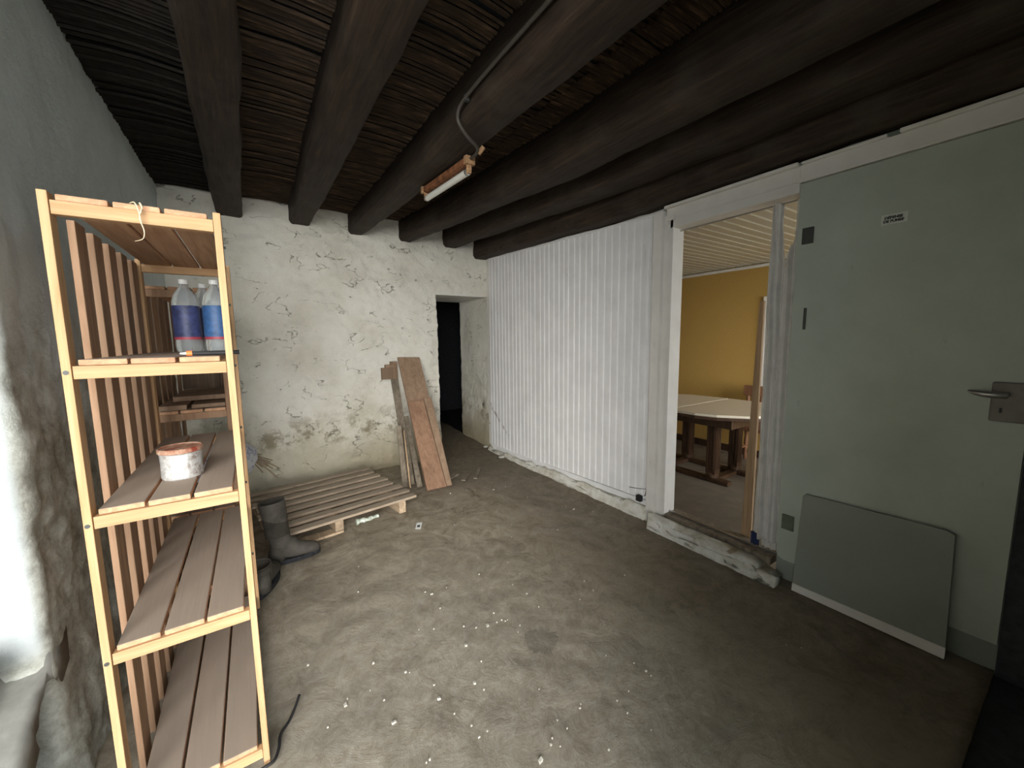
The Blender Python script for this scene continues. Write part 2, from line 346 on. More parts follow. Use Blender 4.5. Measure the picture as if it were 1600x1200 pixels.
def lathe(bm, prof, c=(0,0,0), n=24, mi=None):
    rings = [[bm.verts.new((c[0]+r*math.cos(2*PI*k/n), c[1]+r*math.sin(2*PI*k/n), c[2]+z)) for k in range(n)] for r, z in prof]
    for i, (a, b) in enumerate(zip(rings, rings[1:])):
        for k in range(n): bm.faces.new((a[k], a[(k+1)%n], b[(k+1)%n], b[k]))
    bm.faces.new(rings[0][::-1]); bm.faces.new(rings[-1])
def nz(p, s, o=4): return noise.fractal(Vector(p)*s, 0.6, 2.1, o)
def grid(name, m, parent, nu, nv, fn, keep=lambda u, v: True, flip=False, solid=0.0, smooth=True):
    bm = bmesh.new(); vs = {}
    def V(i, j):
        if (i, j) not in vs: vs[(i, j)] = bm.verts.new(fn(i/nu, j/nv))
        return vs[(i, j)]
    for i in range(nu):
        for j in range(nv):
            if keep((i+.5)/nu, (j+.5)/nv):
                f = [V(i, j), V(i+1, j), V(i+1, j+1), V(i, j+1)]
                bm.faces.new(f[::-1] if flip else f)
    me = bpy.data.meshes.new(name); bm.to_mesh(me); bm.free(); me.materials.append(m)
    for p in me.polygons: p.use_smooth = smooth
    o = bpy.data.objects.new(name, me); COL.objects.link(o)
    if parent is not None: par(o, parent)
    if solid:
        s = o.modifiers.new('solid', 'SOLIDIFY'); s.thickness = solid; s.offset = -1
    return o

# ================================================================ SETTING
# floor -----------------------------------------------------------
FL = struct(grid('floor', M['floor'], None, 170, 240,
    lambda u, v: (lambda x, y: Vector((x, y, -0.006 + 0.008*nz((x, y, 0), 1.3) + 0.0035*nz((x, y, 3), 9) + 0.06*max(0, min(1, (y-4.3)/1.2)))))(-1.75+u*4.2, 0.135+v*7.2), solid=0.08))
struct(B('floor_step', M['stepdark'], None, -1.75, 3.2, -0.6, 0.15, -0.2, -0.018, jit=0.0))
struct(B('floor_yard', M['outside'], None, -9, 12, -12, -0.6, -0.3, -0.08))

# back wall ---------------------------------------------------------
def bw(u, v):
    x = -0.72 + u*3.16; z = -0.03 + v*2.75
    d = 0.024*nz((x, 0, z), 1.6) + 0.020*nz((x, 5, z*1.5), 4.5, 5) + 0.006*nz((x, 9, z), 18)
    if z < 0.36: d -= 0.035*min(1, (0.36-z)/0.03) * (0.6 + 0.4*nz((x, 1, 0), 3))      # ledge near the foot
    if x > 1.55 and z > 1.85: d *= 0.7
    if x > 1.70 and x < 1.82 and z < 1.87: x += 0.007*nz((0, 2, z), 5)
    return Vector((x, 4.2 + d, z))
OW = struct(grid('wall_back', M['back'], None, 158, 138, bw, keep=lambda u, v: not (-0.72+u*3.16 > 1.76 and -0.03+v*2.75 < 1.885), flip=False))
B('wall_core', M['back'], OW, -2.0, 1.752, 4.262, 4.66, -0.2, 2.72); B('wall_core', M['back'], OW, 1.752, 2.45, 4.262, 4.66, 1.888, 2.72)
B('jamb', M['back'], OW, 1.70, 1.757, 4.215, 4.30, -0.05, 1.89)
lint = B('lintel', M['trim'], OW, 1.72, 2.43, 4.212, 4.95, 1.868, 1.90)
# left wall, wrapping round its corner into the deep reveal ----------
def lw(u, v):
    z = -0.03 + v*2.75; s = u*3.9
    L1 = 1.15; r = 0.035
    if s < L1: p = Vector((-0.55-r-(L1-s), 1.6, z)); n = Vector((0, -1, 0)); amp = 0.35
    elif s < L1+r*PI/2:
        a = (s-L1)/r; p = Vector((-0.55-r+r*math.sin(a), 1.6+r-r*math.cos(a), z)); n = Vector((math.sin(a), -math.cos(a), 0)); amp = 0.7
    else:
        y = 1.6+r+(s-L1-r*PI/2); p = Vector((-0.55, y, z)); n = Vector((1, 0, 0)); amp = 1.0
    k = max(0, min(1, (1.55-z)/0.5))
    d = 0.008*nz(p, 1.5) + k*(0.013*nz(p+Vector((0, 0, 5)), 4.0) + 0.007*nz(p, 13)) + 0.0015*nz(p, 20)
    if z < 0.35: d += 0.03*(0.35-z)/0.35*k
    return p + n*d*amp
struct(grid('wall_left', M['left'], None, 230, 130, lw, flip=False, solid=0.25))
# sloping cement sill at the foot of the reveal
def sill(u, v):
    x = -1.75 + u*1.19; t = v
    y = 1.63 - t*1.0; z = 0.50 - 0.42*(t**0.8) - 0.05*max(0, (abs(x+0.56) < 0.08) and t > 0)
    return Vector((x, y, z + 0.012*nz((x, y, 0), 6) + 0.006*nz((x, y, 3), 22)))
struct(grid('trim_1', M['concrete'], None, 60, 50, sill, flip=True, solid=0.1))
# unseen entrance walls around the camera; right front wall set to shade the door
WF = struct(B('wall_front', M['left'], None, 0.46, 2.5, -0.6, -0.02, -0.2, 2.7))
struct(B('wall_front', M['left'], None, -1.85, 0.42, -0.6, -0.42, 2.42, 2.7))
struct(B('wall_side', M['back'], None, -1.95, -1.76, -0.6, 4.6, -0.2, 2.7))

# passage beyond the back opening; its lack of light is put into near-black walls
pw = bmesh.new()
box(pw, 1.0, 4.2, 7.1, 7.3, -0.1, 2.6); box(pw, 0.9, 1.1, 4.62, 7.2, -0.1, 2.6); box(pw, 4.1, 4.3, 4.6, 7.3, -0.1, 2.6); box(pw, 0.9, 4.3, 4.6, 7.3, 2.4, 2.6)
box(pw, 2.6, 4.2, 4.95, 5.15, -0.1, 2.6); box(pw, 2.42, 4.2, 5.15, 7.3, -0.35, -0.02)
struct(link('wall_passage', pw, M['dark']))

# right wall ---------------------------------------------------------
WR = bpy.data.objects.new('wall_right', None); COL.objects.link(WR); struct(WR); WM['wall_right'] = Matrix.Identity(4)
B('wall_core', M['trim'], WR, 2.415, 2.50, 1.70, 4.20, -0.2, 2.62)
B('wall_core', M['green2'], WR, 2.405, 2.50, 0.132, 0.93, -0.2, 2.62)
B('wall_core', M['stepdark'], WR, 2.395, 2.50, -0.6, 0.131, -0.2, 2.62)
B('wall_core', M['trim'], WR, 2.415, 2.50, 0.93, 1.70, 2.16, 2.62)
grid('passage_reveal', M['back'], WR, 40, 80, lambda u, v: (lambda y, z: Vector((2.418 + 0.010*nz((1, y, z), 2.5) + 0.005*nz((1, y, z), 9), y, z)))(4.11+u*0.86, -0.02+v*1.90), flip=True, solid=0.2)
ys = [4.108, 4.041, 3.971, 3.9, 3.831, 3.766, 3.696, 3.616, 3.55, 3.479, 3.407, 3.34, 3.28, 3.207, 3.119, 3.052, 2.982, 2.908, 2.834, 2.766, 2.705, 2.626, 2.56, 2.483, 2.416, 2.344, 2.269, 2.196, 2.123, 2.054, 1.983, 1.918, 1.856, 1.808]
for a, b_ in zip(ys, ys[1:]):                               # tongue and groove boards, each its own piece
    zb = 0.06 + (4.1-(a+b_)/2)/2.2*0.075; zt = 2.30 - (4.1-(a+b_)/2)/2.3*0.10
    dx = random.uniform(-0.0004, 0.0004)
    bm = bmesh.new(); c = 0.006
    prof = [(2.414, b_+0.0006), (2.4005+dx, b_+0.0006), (2.3980+dx, b_+0.0006+c), (2.3980+dx, a-0.0120), (2.4025+dx, a-0.0090), (2.3965+dx, a-0.0050), (2.4020+dx, a-0.0006), (2.414, a-0.0006)]
    lo = [bm.verts.new((x, y, zb)) for x, y in prof]; hi = [bm.verts.new((x, y, zt)) for x, y in prof]
    for i in range(len(prof)): bm.faces.new((lo[i], lo[(i+1)%len(prof)], hi[(i+1)%len(prof)], hi[i]))
    bm.faces.new(lo[::-1]); bm.faces.new(hi)
    link('board', bm, M['board'], WR)
bm = bmesh.new(); obox(bm, (2.397, 4.108, 2.302), (2.397, 1.80, 2.198), (0.008, 0, 0), (0, 0, 0.008)); link('top_bead', bm, M['board'], WR)
bm = bmesh.new(); obox(bm, (2.402, 4.10, 0.035), (2.402, 1.80, 0.105), (0.012, 0, 0), (0, 0, 0.028)); link('skirting_strip', bm, M['board'], WR)
BR = struct(grid('baseboard_right', M['plinth'], None, 110, 10, lambda u, v: (lambda y, t: Vector((2.378 + 0.018*t + 0.007*nz((0, y, t), 6) + 0.003*nz((0, y, t), 25) , y, -0.03 + t*(0.045 + (4.1-y)/2.3*0.075) + (0.0 if t < 0.9 else 0.004*nz((0, y, 2), 12)))))(4.12-u*2.33, v), flip=True, solid=0.04))
for v_ in []: pass

# ceiling of split laths between the beams -----------------------------
CE = bpy.data.objects.new('ceiling', None); COL.objects.link(CE); struct(CE); WM['ceiling'] = Matrix.Identity(4)
B('ceiling_deck', M['dark'], CE, -1.85, 2.6, -0.6, 4.65, 2.62, 2.72)
beams = [  # (y, x_left, x_right, z_bottom)
 [(4.3, -0.185, 0.0, 2.425), (2.8, -0.165, 0.025, 2.42), (1.7, -0.15, 0.04, 2.42), (-0.55, -0.14, 0.06, 2.42)],
 [(4.3, 0.36, 0.53, 2.425), (2.8, 0.345, 0.545, 2.42), (1.6, 0.345, 0.55, 2.41), (-0.55, 0.34, 0.56, 2.40)],
 [(4.3, 0.87, 1.01, 2.41), (3.0, 0.90, 1.075, 2.40), (1.9, 0.915, 1.12, 2.385), (0.9, 0.93, 1.15, 2.38), (-0.55, 0.93, 1.15, 2.38)],
 [(4.3, 1.36, 1.50, 2.40), (3.0, 1.47, 1.655, 2.375), (1.9, 1.56, 1.79, 2.355), (0.9, 1.59, 1.82, 2.35), (-0.55, 1.60, 1.83, 2.34)],
 [(4.3, 1.86, 2.02, 2.40), (3.0, 1.925, 2.12, 2.37), (1.9, 1.97, 2.21, 2.34), (0.9, 2.0, 2.22, 2.33), (-0.55, 2.0, 2.22, 2.33)],
 [(4.3, 2.25, 2.43, 2.31), (3.0, 2.25, 2.43, 2.265), (1.85, 2.25, 2.43, 2.225), (0.9, 2.25, 2.43, 2.232), (-0.55, 2.25, 2.43, 2.232)],
]
def binterp(st, y):
    for a, b in zip(st, st[1:]):
        if a[0] >= y >= b[0]:
            t = (a[0]-y)/(a[0]-b[0]); t = t*t*(3-2*t)*0.35 + t*0.65
            return [a[i]+(b[i]-a[i])*t for i in (1, 2, 3)]
    return st[-1][1:]
blabels = ['dark timber beam farthest left, coming down over the shelving unit',
 'dark timber beam second from the left, clear of the lamp',
 'dark timber beam that carries the tube lamp and conduit',
 'dark timber beam just right of the tube lamp',
 'dark timber beam ending above the dark back opening',
 'blackened beam lying on top of the white boarded partition']
for bi, st in enumerate(beams):
    bm = bmesh.new(); rings = []
    n = 60
    for i in range(n+1):
        y = 4.26 - i/n*4.8; xl, xr, zb = binterp(st, y); zt = 2.63
        c = 0.022; wv = 0.010*nz((bi*3, y, 0), 1.3, 2); wz = 0.008*nz((bi*3, y, 5), 2.0, 3)
        pts = [(xl, zt), (xl-0.002, zb+c*1.6), (xl+c*0.45, zb+c*0.45), (xl+c*1.3, zb), (xr-c*1.1, zb), (xr-c*0.35, zb+c*0.4), (xr+0.002, zb+c*1.3), (xr, zt)]
        rings.append([bm.verts.new((x+wv+0.005*nz((bi, y*2, k*3), 2.5), y, z+(wz if z < 2.6 else 0)+0.004*nz((bi, y*3, k), 3))) for k, (x, z) in enumerate(pts)])
    for a, b in zip(rings, rings[1:]):
        for k in range(8): bm.faces.new((a[k], a[(k+1)%8], b[(k+1)%8], b[k]))
    bm.faces.new(rings[0]); bm.faces.new(rings[-1][::-1])
    o = link('ceiling_beam', bm, M['beam'], smooth=True); tag(o, blabels[bi], 'beam')
    if bi == 5: B5 = o
bm = bmesh.new()
def strip(x0, x1, y, wd, z, ph):
    n = max(3, int((x1-x0)/0.09)); ra = []
    for i in range(n+1):
        x = x0 + (x1-x0)*i/n; yy = y + 0.010*math.sin(x*5+ph) + 0.006*noise.noise(Vector((x*6, y*9, 0))); zz = z - 0.005*noise.noise(Vector((x*4, y*11, 2))) + 0.012*math.sin((i/n)*PI)
        ww = wd*(0.8+0.35*noise.noise(Vector((x*5, y*20, 7))))
        ra.append([bm.verts.new((x, yy-ww/2, zz+0.003)), bm.verts.new((x, yy, zz-0.007)), bm.verts.new((x, yy+ww/2, zz+0.002)), bm.verts.new((x, yy, zz+0.012))])
    for a, b in zip(ra, ra[1:]):
        for k in range(4): bm.faces.new((a[k], a[(k+1)%4], b[(k+1)%4], b[k]))
bays = [(-0.62, -0.13), (-0.05, 0.40), (0.48, 0.97), (0.96, 1.68), (1.4, 2.08), (1.9, 2.34)]
for k, (x0, x1) in enumerate(bays):
    if k == 1: lt = link('lath', bm, M['lathdark'], CE); lt['kind'] = 'stuff'; bm = bmesh.new()  # leftmost bay takes a darker lath tone
    y = 4.18
    while y > -0.4:
        strip(x0, x1, y, random.uniform(0.014, 0.030), 2.592 + random.uniform(-0.010, 0.008), random.uniform(-0.5, 0.5) + k)
        y -= random.uniform(0.015, 0.026)
lt = link('lath', bm, M['lath'], CE); lt['kind'] = 'stuff'
B('ceiling_deck', M['dark'], CE, -1.8, -0.62, -0.6, 1.6, 2.6, 2.63)

# door frame, posts, header trims ----------------------------------------
D1 = bpy.data.objects.new('trim_2', None); COL.objects.link(D1); struct(D1); WM['trim_2'] = Matrix.Identity(4)
B('frame_post', M['trim'], D1, 2.352, 2.412, 1.715, 1.785, -0.01, 2.20, bev=0.004)
B('frame_jamb', M['trim'], D1, 2.385, 2.43, 1.665, 1.715, 0.0, 2.17, bev=0.003)
B('frame_jamb', M['trim'], D1, 2.372, 2.49, 1.640, 1.667, 0.09, 2.14, bev=0.003)
B('frame_jamb', M['trim'], D1, 2.468, 2.50, 0.90, 0.935, 0.09, 2.14, bev=0.003)
B('frame_head', M['trim'], D1, 2.372, 2.49, 0.925, 1.665, 2.075, 2.128, bev=0.003)
B('frame_head', M['trim'], D1, 2.378, 2.43, 0.925, 1.70, 2.128, 2.205, bev=0.004)
B('head_moulding', M['trim'], D1, 2.345, 2.42, 0.93, 1.70, 2.203, 2.221, bev=0.006)
B('wall_plate_trim', M['trim'], D1, 2.366, 2.42, -0.5, 0.926, 2.122, 2.205, jit=0.001, bev=0.004)
B('wall_plate_trim', M['trim'], D1, 2.352, 2.42, 0.60, 0.915, 2.204, 2.217, bev=0.003)
B('wall_plate_trim', M['trim'], D1, 2.350, 2.42, -0.5, 0.56, 2.205, 2.221, bev=0.003)
# concrete threshold with worn track
TH = struct(grid('trim_3', M['plinth'], None, 90, 10, lambda u, v: (lambda y, t: Vector((2.358 + 0.010*t + 0.004*nz((0, y, t), 7), y, -0.03 + t*(0.110 - 0.05*max(0, (1.02-y)/0.14)) + 0.002*nz((0, y, 3), 9))))(1.70-u*0.82, v), flip=True, solid=0.10))
B('threshold_board', M['plankgrey'], TH, 2.37, 2.52, 0.945, 1.64, 0.055, 0.100, jit=0.003)
B('track', M['steel'], TH, 2.425, 2.44, 0.945, 1.64, 0.10, 0.112)

# open green door lying back against the wall -------------------------------
DR = bpy.data.objects.new('door_1', None); COL.objects.link(DR); struct(DR); WM['door_1'] = Matrix.Identity(4)
bm = bmesh.new()
prof = [(0.135, 0.12), (0.135, 2.118), (0.925, 2.118), (0.925, 0.15), (0.915, 0.128), (0.89, 0.115)]
for (x) in (2.382,):
    A = [bm.verts.new((2.382, y, z)) for y, z in prof]; Cc = [bm.verts.new((2.412, y, z)) for y, z in prof]
    bm.faces.new(A); bm.faces.new(Cc[::-1])
    for i in range(len(prof)): bm.faces.new((A[i], A[(i+1)%6], Cc[(i+1)%6], Cc[i]))
link('door_leaf', bm, M['green'], DR)
B('hinge_plate', M['hinge'], DR, 2.374, 2.383, 0.853, 0.902, 1.815, 1.895, bev=0.002, label='dark grey upper hinge plate')
B('hinge_plate', M['hingegreen'], DR, 2.372, 2.383, 0.848, 0.905, 0.295, 0.378, bev=0.002, label='green painted lower hinge plate')
B('catch_slot', M['hinge'], DR, 2.377, 2.383, 0.860, 0.873, 1.385, 1.495, bev=0.002)
bm = bmesh.new(); box(bm, 2.368, 2.383, 0.137, 0.228, 1.015, 1.168)
LP = link('lock_plate', bm, M['lockplate'], DR, bev=0.006)
B('keyhole', M['black'], LP, 2.3665, 2.369, 0.197, 0.203, 1.050, 1.068)
bm = bmesh.new()
tube(bm, [(2.37, 0.190, 1.120), (2.335, 0.190, 1.120)], 0.009)
tube(bm, smoothpath([(2.335, 0.185, 1.120), (2.330, 0.205, 1.121), (2.328, 0.235, 1.122), (2.330, 0.262, 1.126), (2.334, 0.283, 1.131)]), [0.0095 + 0.0035*math.sin(i/24*PI)-0.005*max(0, (i-14)/10) for i in range(25)], n=12)
link('lever_handle', bm, M['steel'], DR, smooth=True)

# dining room ---------------------------------------------------------------
struct(B('floor_dining', M['diningfloor'], None, 2.50, 5.3, -0.6, 5.0, -0.22, -0.12))
struct(B('wall_dining_far', M['yellow'], None, 5.06, 5.2, -0.6, 5.0, -0.2, 2.3))
struct(B('wall_dining_left', M['yellow'], None, 2.5, 5.2, 4.9, 4.94, -0.2, 2.3))
bm = bmesh.new(); box(bm, 2.5, 3.0, -0.6, -0.45, -0.2, 2.3); box(bm, 4.9, 5.2, -0.6, -0.45, -0.2, 2.3); box(bm, 3.0, 4.9, -0.6, -0.45, -0.2, 0.25); box(bm, 3.0, 4.9, -0.6, -0.45, 2.1, 2.3)
struct(link('wall_dining_right', bm, M['yellow']))
WD = bpy.data.objects.new('window_1', None); COL.objects.link(WD); struct(WD); WM['window_1'] = Matrix.Identity(4)
for a in ((3.0, 4.9, 0.25, 0.31), (3.0, 4.9, 2.04, 2.1), (3.0, 3.06, 0.31, 2.04), (4.84, 4.9, 0.31, 2.04), (3.92, 3.98, 0.31, 2.04)):
    B('window_frame', M['trim'], WD, a[0], a[1], -0.56, -0.5, a[2], a[3])
CD = bpy.data.objects.new('ceiling_dining', None); COL.objects.link(CD); struct(CD); WM['ceiling_dining'] = Matrix.Identity(4)
B('ceiling_deck', M['creamlight'], CD, 2.45, 5.2, -0.6, 5.0, 2.215, 2.30)
y = 0.2
while y < 4.8:
    B('board', M['cream'], CD, 2.50, 5.06, y+0.016, y+0.092, 2.209, 2.2155, bev=0.002); y += 0.096
struct(B('baseboard_dining', M['dining'], None, 5.045, 5.06, -0.45, 4.9, -0.12, -0.03, bev=0.003))
struct(B('trim_4', M['trim'], None, 5.03, 5.06, -0.45, 4.9, 2.165, 2.20, bev=0.01))
struct(B('trim_5', M['trim'], None, 5.035, 5.06, 2.18, 2.26, 0.3, 1.82, bev=0.004))

# ================================================================ SHELVING
X0, X1, YF, YB = -0.388, -0.050, 1.375, 2.27
SHZ = [(0.055, 0.025), (0.535, 0.503), (0.915, 0.884), (1.299, 1.268), (1.687, 1.655)]
U1 = thing('shelving_unit', 'tall light pine shelving unit with five shelves standing nearest by the left wall', 'shelf', (X0, YF, 0))
for yy in (YF, YB):
    for x in (X0, X1-0.016 - (0.016 if yy > 2 else 0)):
        B('post', M['pine'], U1, x, x+0.017, yy, yy+0.042, 0.0, 1.706, bev=0.0015)
    for (zt, zb) in SHZ:
        B('rung', M['pinex'], U1, X0+0.018, X1-0.017, yy+0.004, yy+0.028, zt-0.032, zt, bev=0.0015)
for si, (zt, zb) in enumerate(SHZ):
    o_ = 0.0 if si != 4 else -0.002
    for k in range(3):
        a = X0+0.026+k*0.0965+random.uniform(-0.001, 0.001)
        B('shelf_plank', M['slat'], U1, a, a+0.089, YF+0.010+random.uniform(-0.002, 0.002), YB+0.030, zt+0.0005, zt+0.0155, bev=0.003)
for z in (0.895, 0.515, 1.284):
    bm = bmesh.new(); tube(bm, [(X0+0.0075, YF-0.001, z), (X0+0.0075, YF+0.003, z)], 0.0055); link('peg', bm, M['hinge'], U1)
for z in (0.70, 1.1, 1.285, 1.46, 1.62, 0.93):
    bm = bmesh.new(); tube(bm, [(X1, YF+0.03, z), (X1+0.006, YF+0.03, z)], 0.0035); link('peg', bm, M['hinge'], U1)
for k in range(5):                                                  # vertical slats closing the wall side
    y = 1.565 + k*0.150
    B('side_slat', M['pinedull'], U1, X0-0.006, X0+0.010, y, y+0.080, 0.005, 1.685, bev=0.002)
# second unit behind
U2 = thing('shelving_unit', 'dull brown slatted shelving unit half hidden behind the pine one', 'shelf', (-0.40, 2.42, 0))
for yy in (2.42, 3.30):
    for x in (-0.425, -0.135): B('post', M['pinedull'], U2, x, x+0.018, yy, yy+0.04, 0, 1.62, bev=0.002)
    for z in (0.10, 0.50, 1.015, 1.60): B('rung', M['pinedull'], U2, -0.407, -0.135, yy+0.004, yy+0.026, z-0.034, z, bev=0.002)
for z in (0.10, 0.50, 1.015, 1.60):
    for k in range(3):
        a = -0.405+k*0.092; B('shelf_plank', M['slat'], U2, a, a+0.084, 2.425, 3.33, z+0.0005, z+0.0155, bev=0.002)
for k in range(6):
    B('end_slat', M['pinedark'], U2, -0.405+k*0.0415, -0.365+k*0.0415, 3.342, 3.354, 1.05, 1.60)
for k in range(5):
    B('side_slat', M['pinedull'], U2, -0.436, -0.426, 2.50+k*0.165, 2.595+k*0.165, 0.005, 1.62, bev=0.002)
for i, (x0, x1, y0, y1, z0, z1) in enumerate([(-0.395, -0.29, 2.44, 3.1, 1.031, 1.055), (-0.275, -0.14, 2.47, 3.2, 1.031, 1.050), (-0.36, -0.14, 2.6, 3.0, 1.0555, 1.080)]):
    tag(B('loose_board', M['plank'], None, x0, x1, y0, y1, z0, z1, bev=0.002), ['short brown board lying left on the rear shelving unit', 'thin brown board lying right on the rear shelving unit', 'wide dark board lying across two boards on the rear shelving'][i], 'board')

# things on the shelves -------------------------------------------------------
CAN = thing('paint_tin', 'dented spattered grey tin with rusty red lid on the middle shelf', 'tin', (-0.215, 1.59, 0.931))
bm = bmesh.new(); lathe(bm, [(0.050, 0.0), (0.0525, 0.004), (0.052, 0.05), (0.053, 0.078), (0.055, 0.082)], (-0.215, 1.59, 0.931), 32)
link('tin_body', bm, M['can'], CAN, smooth=False)
bm = bmesh.new(); lathe(bm, [(0.0545, 0.082), (0.0575, 0.084), (0.0575, 0.094), (0.054, 0.097), (0.05, 0.094)], (-0.215, 1.59, 0.931), 32)
link('tin_lid', bm, M['lid'], CAN)
def bottle(x, y, z, lab, lm, s=1.0):
    t = thing('plastic_bottle', lab, 'bottle', (x, y, z))
    bm = bmesh.new()
    lathe(bm, [(0.030*s, 0.0), (0.042*s, 0.006), (0.044*s, 0.03), (0.0425*s, 0.055), (0.044*s, 0.07), (0.0435*s, 0.18*s), (0.044*s, 0.20*s), (0.038*s, 0.225*s), (0.024*s, 0.248*s), (0.014*s, 0.262*s), (0.0135*s, 0.275*s)], (x, y, z), 24)
    link('bottle_body', bm, M['pet'], t, smooth=True)
    bm = bmesh.new(); lathe(bm, [(0.0452*s, 0.062), (0.0455*s, 0.064), (0.0450*s, 0.184*s), (0.0445*s, 0.186*s)], (x, y, z), 24); bmesh.ops.delete(bm, geom=[f for f in bm.faces if len(f.verts) > 4], context='FACES')
    link('bottle_label', bm, lm, t, smooth=True, label='blue wrap label')
    bm = bmesh.new(); lathe(bm, [(0.0458*s, 0.052), (0.0458*s, 0.062)], (x, y, z), 24); bmesh.ops.delete(bm, geom=[f for f in bm.faces if len(f.verts) > 4], context='FACES')
    link('label_band', bm, M['labelred'], t, smooth=True, label='red band')
    bm = bmesh.new(); lathe(bm, [(0.016*s, 0.272*s), (0.0165*s, 0.274*s), (0.0165*s, 0.288*s), (0.015*s, 0.29*s)], (x, y, z), 16)
    link('bottle_cap', bm, M['whiteplastic'], t)
bottle(-0.215, 2.06, 1.3150, 'clear plastic bottle with navy label, left one on the upper shelf', M['label'])
bottle(-0.115, 2.02, 1.3150, 'clear plastic bottle with bright blue label beside the right shelf post', M['labelblue'])
bottle(-0.165, 2.165, 1.3150, 'clear plastic bottle behind and between the two labelled bottles', M['label'])
PN = thing('torch', 'thin black tool with orange collar lying across the upper shelf front', 'tool', (-0.172, 1.46, 1.3225))
bm = bmesh.new(); tube(bm, [(-0.148, 1.46, 1.3225), (-0.0699, 1.46, 1.3225), (-0.055, 1.46, 1.3232), (-0.036, 1.46, 1.3235)], [0.0062, 0.0066, 0.0055, 0.0070]); link('barrel', bm, M['black'], PN)
bm = bmesh.new(); tube(bm, [(-0.161, 1.46, 1.3225), (-0.148, 1.46, 1.3225)], 0.0074); link('collar', bm, M['orange'], PN)
bm = bmesh.new(); tube(bm, [(-0.176, 1.46, 1.3225), (-0.161, 1.46, 1.3225)], [0.0025, 0.0045]); link('tip', bm, M['whiteplastic'], PN)
bm = bmesh.new(); tube(bm, smoothpath([(-0.215, 1.40, 1.706), (-0.212, 1.376, 1.704), (-0.208, 1.366, 1.69), (-0.214, 1.364, 1.665), (-0.208, 1.364, 1.635), (-0.212, 1.364, 1.615), (-0.228, 1.364, 1.607)]), [0.0030-0.00007*i for i in range(37)], n=6)
tube(bm, smoothpath([(-0.235, 1.40, 1.707), (-0.222, 1.376, 1.704), (-0.214, 1.364, 1.68), (-0.211, 1.362, 1.65)]), 0.0018, n=5)
tag(link('straw_string', bm, M['fibre'], smooth=True), 'frayed pale string hanging over the top front rung of the pine shelving', 'string')
# printed sack on the rear unit
bm = bmesh.new(); bmesh.ops.create_icosphere(bm, subdivisions=4, radius=1)
for v in bm.verts:
    p = v.co.copy(); q = Vector((p.x*0.185, p.y*0.20, p.z*0.125)); q *= 1 + 0.10*nz(p, 1.7) + 0.04*nz(p, 5)
    q.z = max(q.z, -0.108); v.co = q + Vector((-0.205, 2.95, 0.6245))
tag(link('printed_sack', bm, M['bag'], smooth=True), 'rounded white sack with blue print bulging past the rear shelving', 'bag')
bm = bmesh.new()
for k in range(16):
    a = random.uniform(-0.7, 0.5); r = random.uniform(0.12, 0.22); c = Vector((-0.13, 3.22, 0.520))
    c = c + Vector((0, random.uniform(-0.05, 0.05), random.uniform(0.0, 0.02)))
    tube(bm, smoothpath([c, c+Vector((r*0.5, 0.02*a, 0.01+0.03*a)), c+Vector((r, 0.08*a, -0.05+0.12*a))], 4), 0.004, n=5)
box(bm, -0.32, -0.12, 3.17, 3.27, 0.516, 0.54)
tag(link('twig_bundle', bm, M['twig']), 'spiky bundle of dry brown twigs behind the printed sack', 'twigs')

# ================================================================ PALLET
ang = math.radians(9.3); O = Vector((0.04, 2.79, 0))
PA = thing('pallet', 'low grey wooden pallet lying on the floor against the back wall', 'pallet', O, ang)
def pb(name, m, x0, x1, y0, y1, z0, z1, jit=0.002):
    bm = bmesh.new(); box(bm, x0, x1, y0, y1, z0, z1, jit=jit)
    bm.transform(Matrix.Translation(O) @ Matrix.Rotation(ang, 4, 'Z')); link(name, bm, m, PA, bev=0.002)
for k in range(8):
    e = random.uniform(-0.012, 0.012)
    pb('deck_slat', M['pallet'], -0.02+e, 0.985+e, 0.0+k*0.132, 0.070+k*0.132, 0.103, 0.122)
for x in (0.0, 0.36, 0.84): pb('stringer', M['palletend'], x, x+0.055, 0.015, 0.99, 0.0245 if x < 0.5 else 0.004, 0.101)
for y in (0.012, 0.47, 0.90): pb('bottom_board', M['palletend'], 0.0, 0.415, y, y+0.085, 0.003, 0.022)

# leaning boards -----------------------------------------------------------------
def lean(name, m, bl, br, tl, tr, th, label, sub=None):
    """board given by its four corners, thickness th towards the wall"""
    bm = bmesh.new(); P = [Vector(p) for p in (bl, br, tr, tl)]
    n = (P[1]-P[0]).cross(P[3]-P[0]).normalized()
    if n.y < 0: n = -n
    A = [bm.verts.new(p) for p in P]; Bk = [bm.verts.new(p + n*th) for p in P]
    bm.faces.new(A); bm.faces.new(Bk[::-1])
    for i in range(4): bm.faces.new((A[i], A[(i+1)%4], Bk[(i+1)%4], Bk[i]))
    return tag(link(name, bm, m, bev=0.002), label, 'board')
lean('leaning_plank', M['plank'], (1.236, 3.325, 0.012), (1.470, 3.31, 0.012), (1.263, 4.10, 1.184), (1.499, 4.095, 1.176), 0.022, 'widest brown plank at the back of the leaning stack, reaching highest')
lean('leaning_plank', M['plankred'], (1.222, 3.262, 0.008), (1.405, 3.255, 0.008), (1.245, 3.775, 0.755), (1.405, 3.77, 0.750), 0.022, 'shorter reddish plank lying on the front of the leaning stack')
lean('leaning_plank', M['plank'], (1.412, 3.262, 0.008), (1.465, 3.262, 0.008), (1.412, 3.775, 0.775), (1.492, 3.775, 0.775), 0.015, 'narrow dark plank along the right edge of the leaning stack')
lean('leaning_plank', M['plankgrey'], (1.125, 3.50, 0.008), (1.185, 3.49, 0.008), (1.19, 4.125, 0.955), (1.262, 4.12, 0.955), 0.02, 'narrow grey plank at the left of the leaning stack')
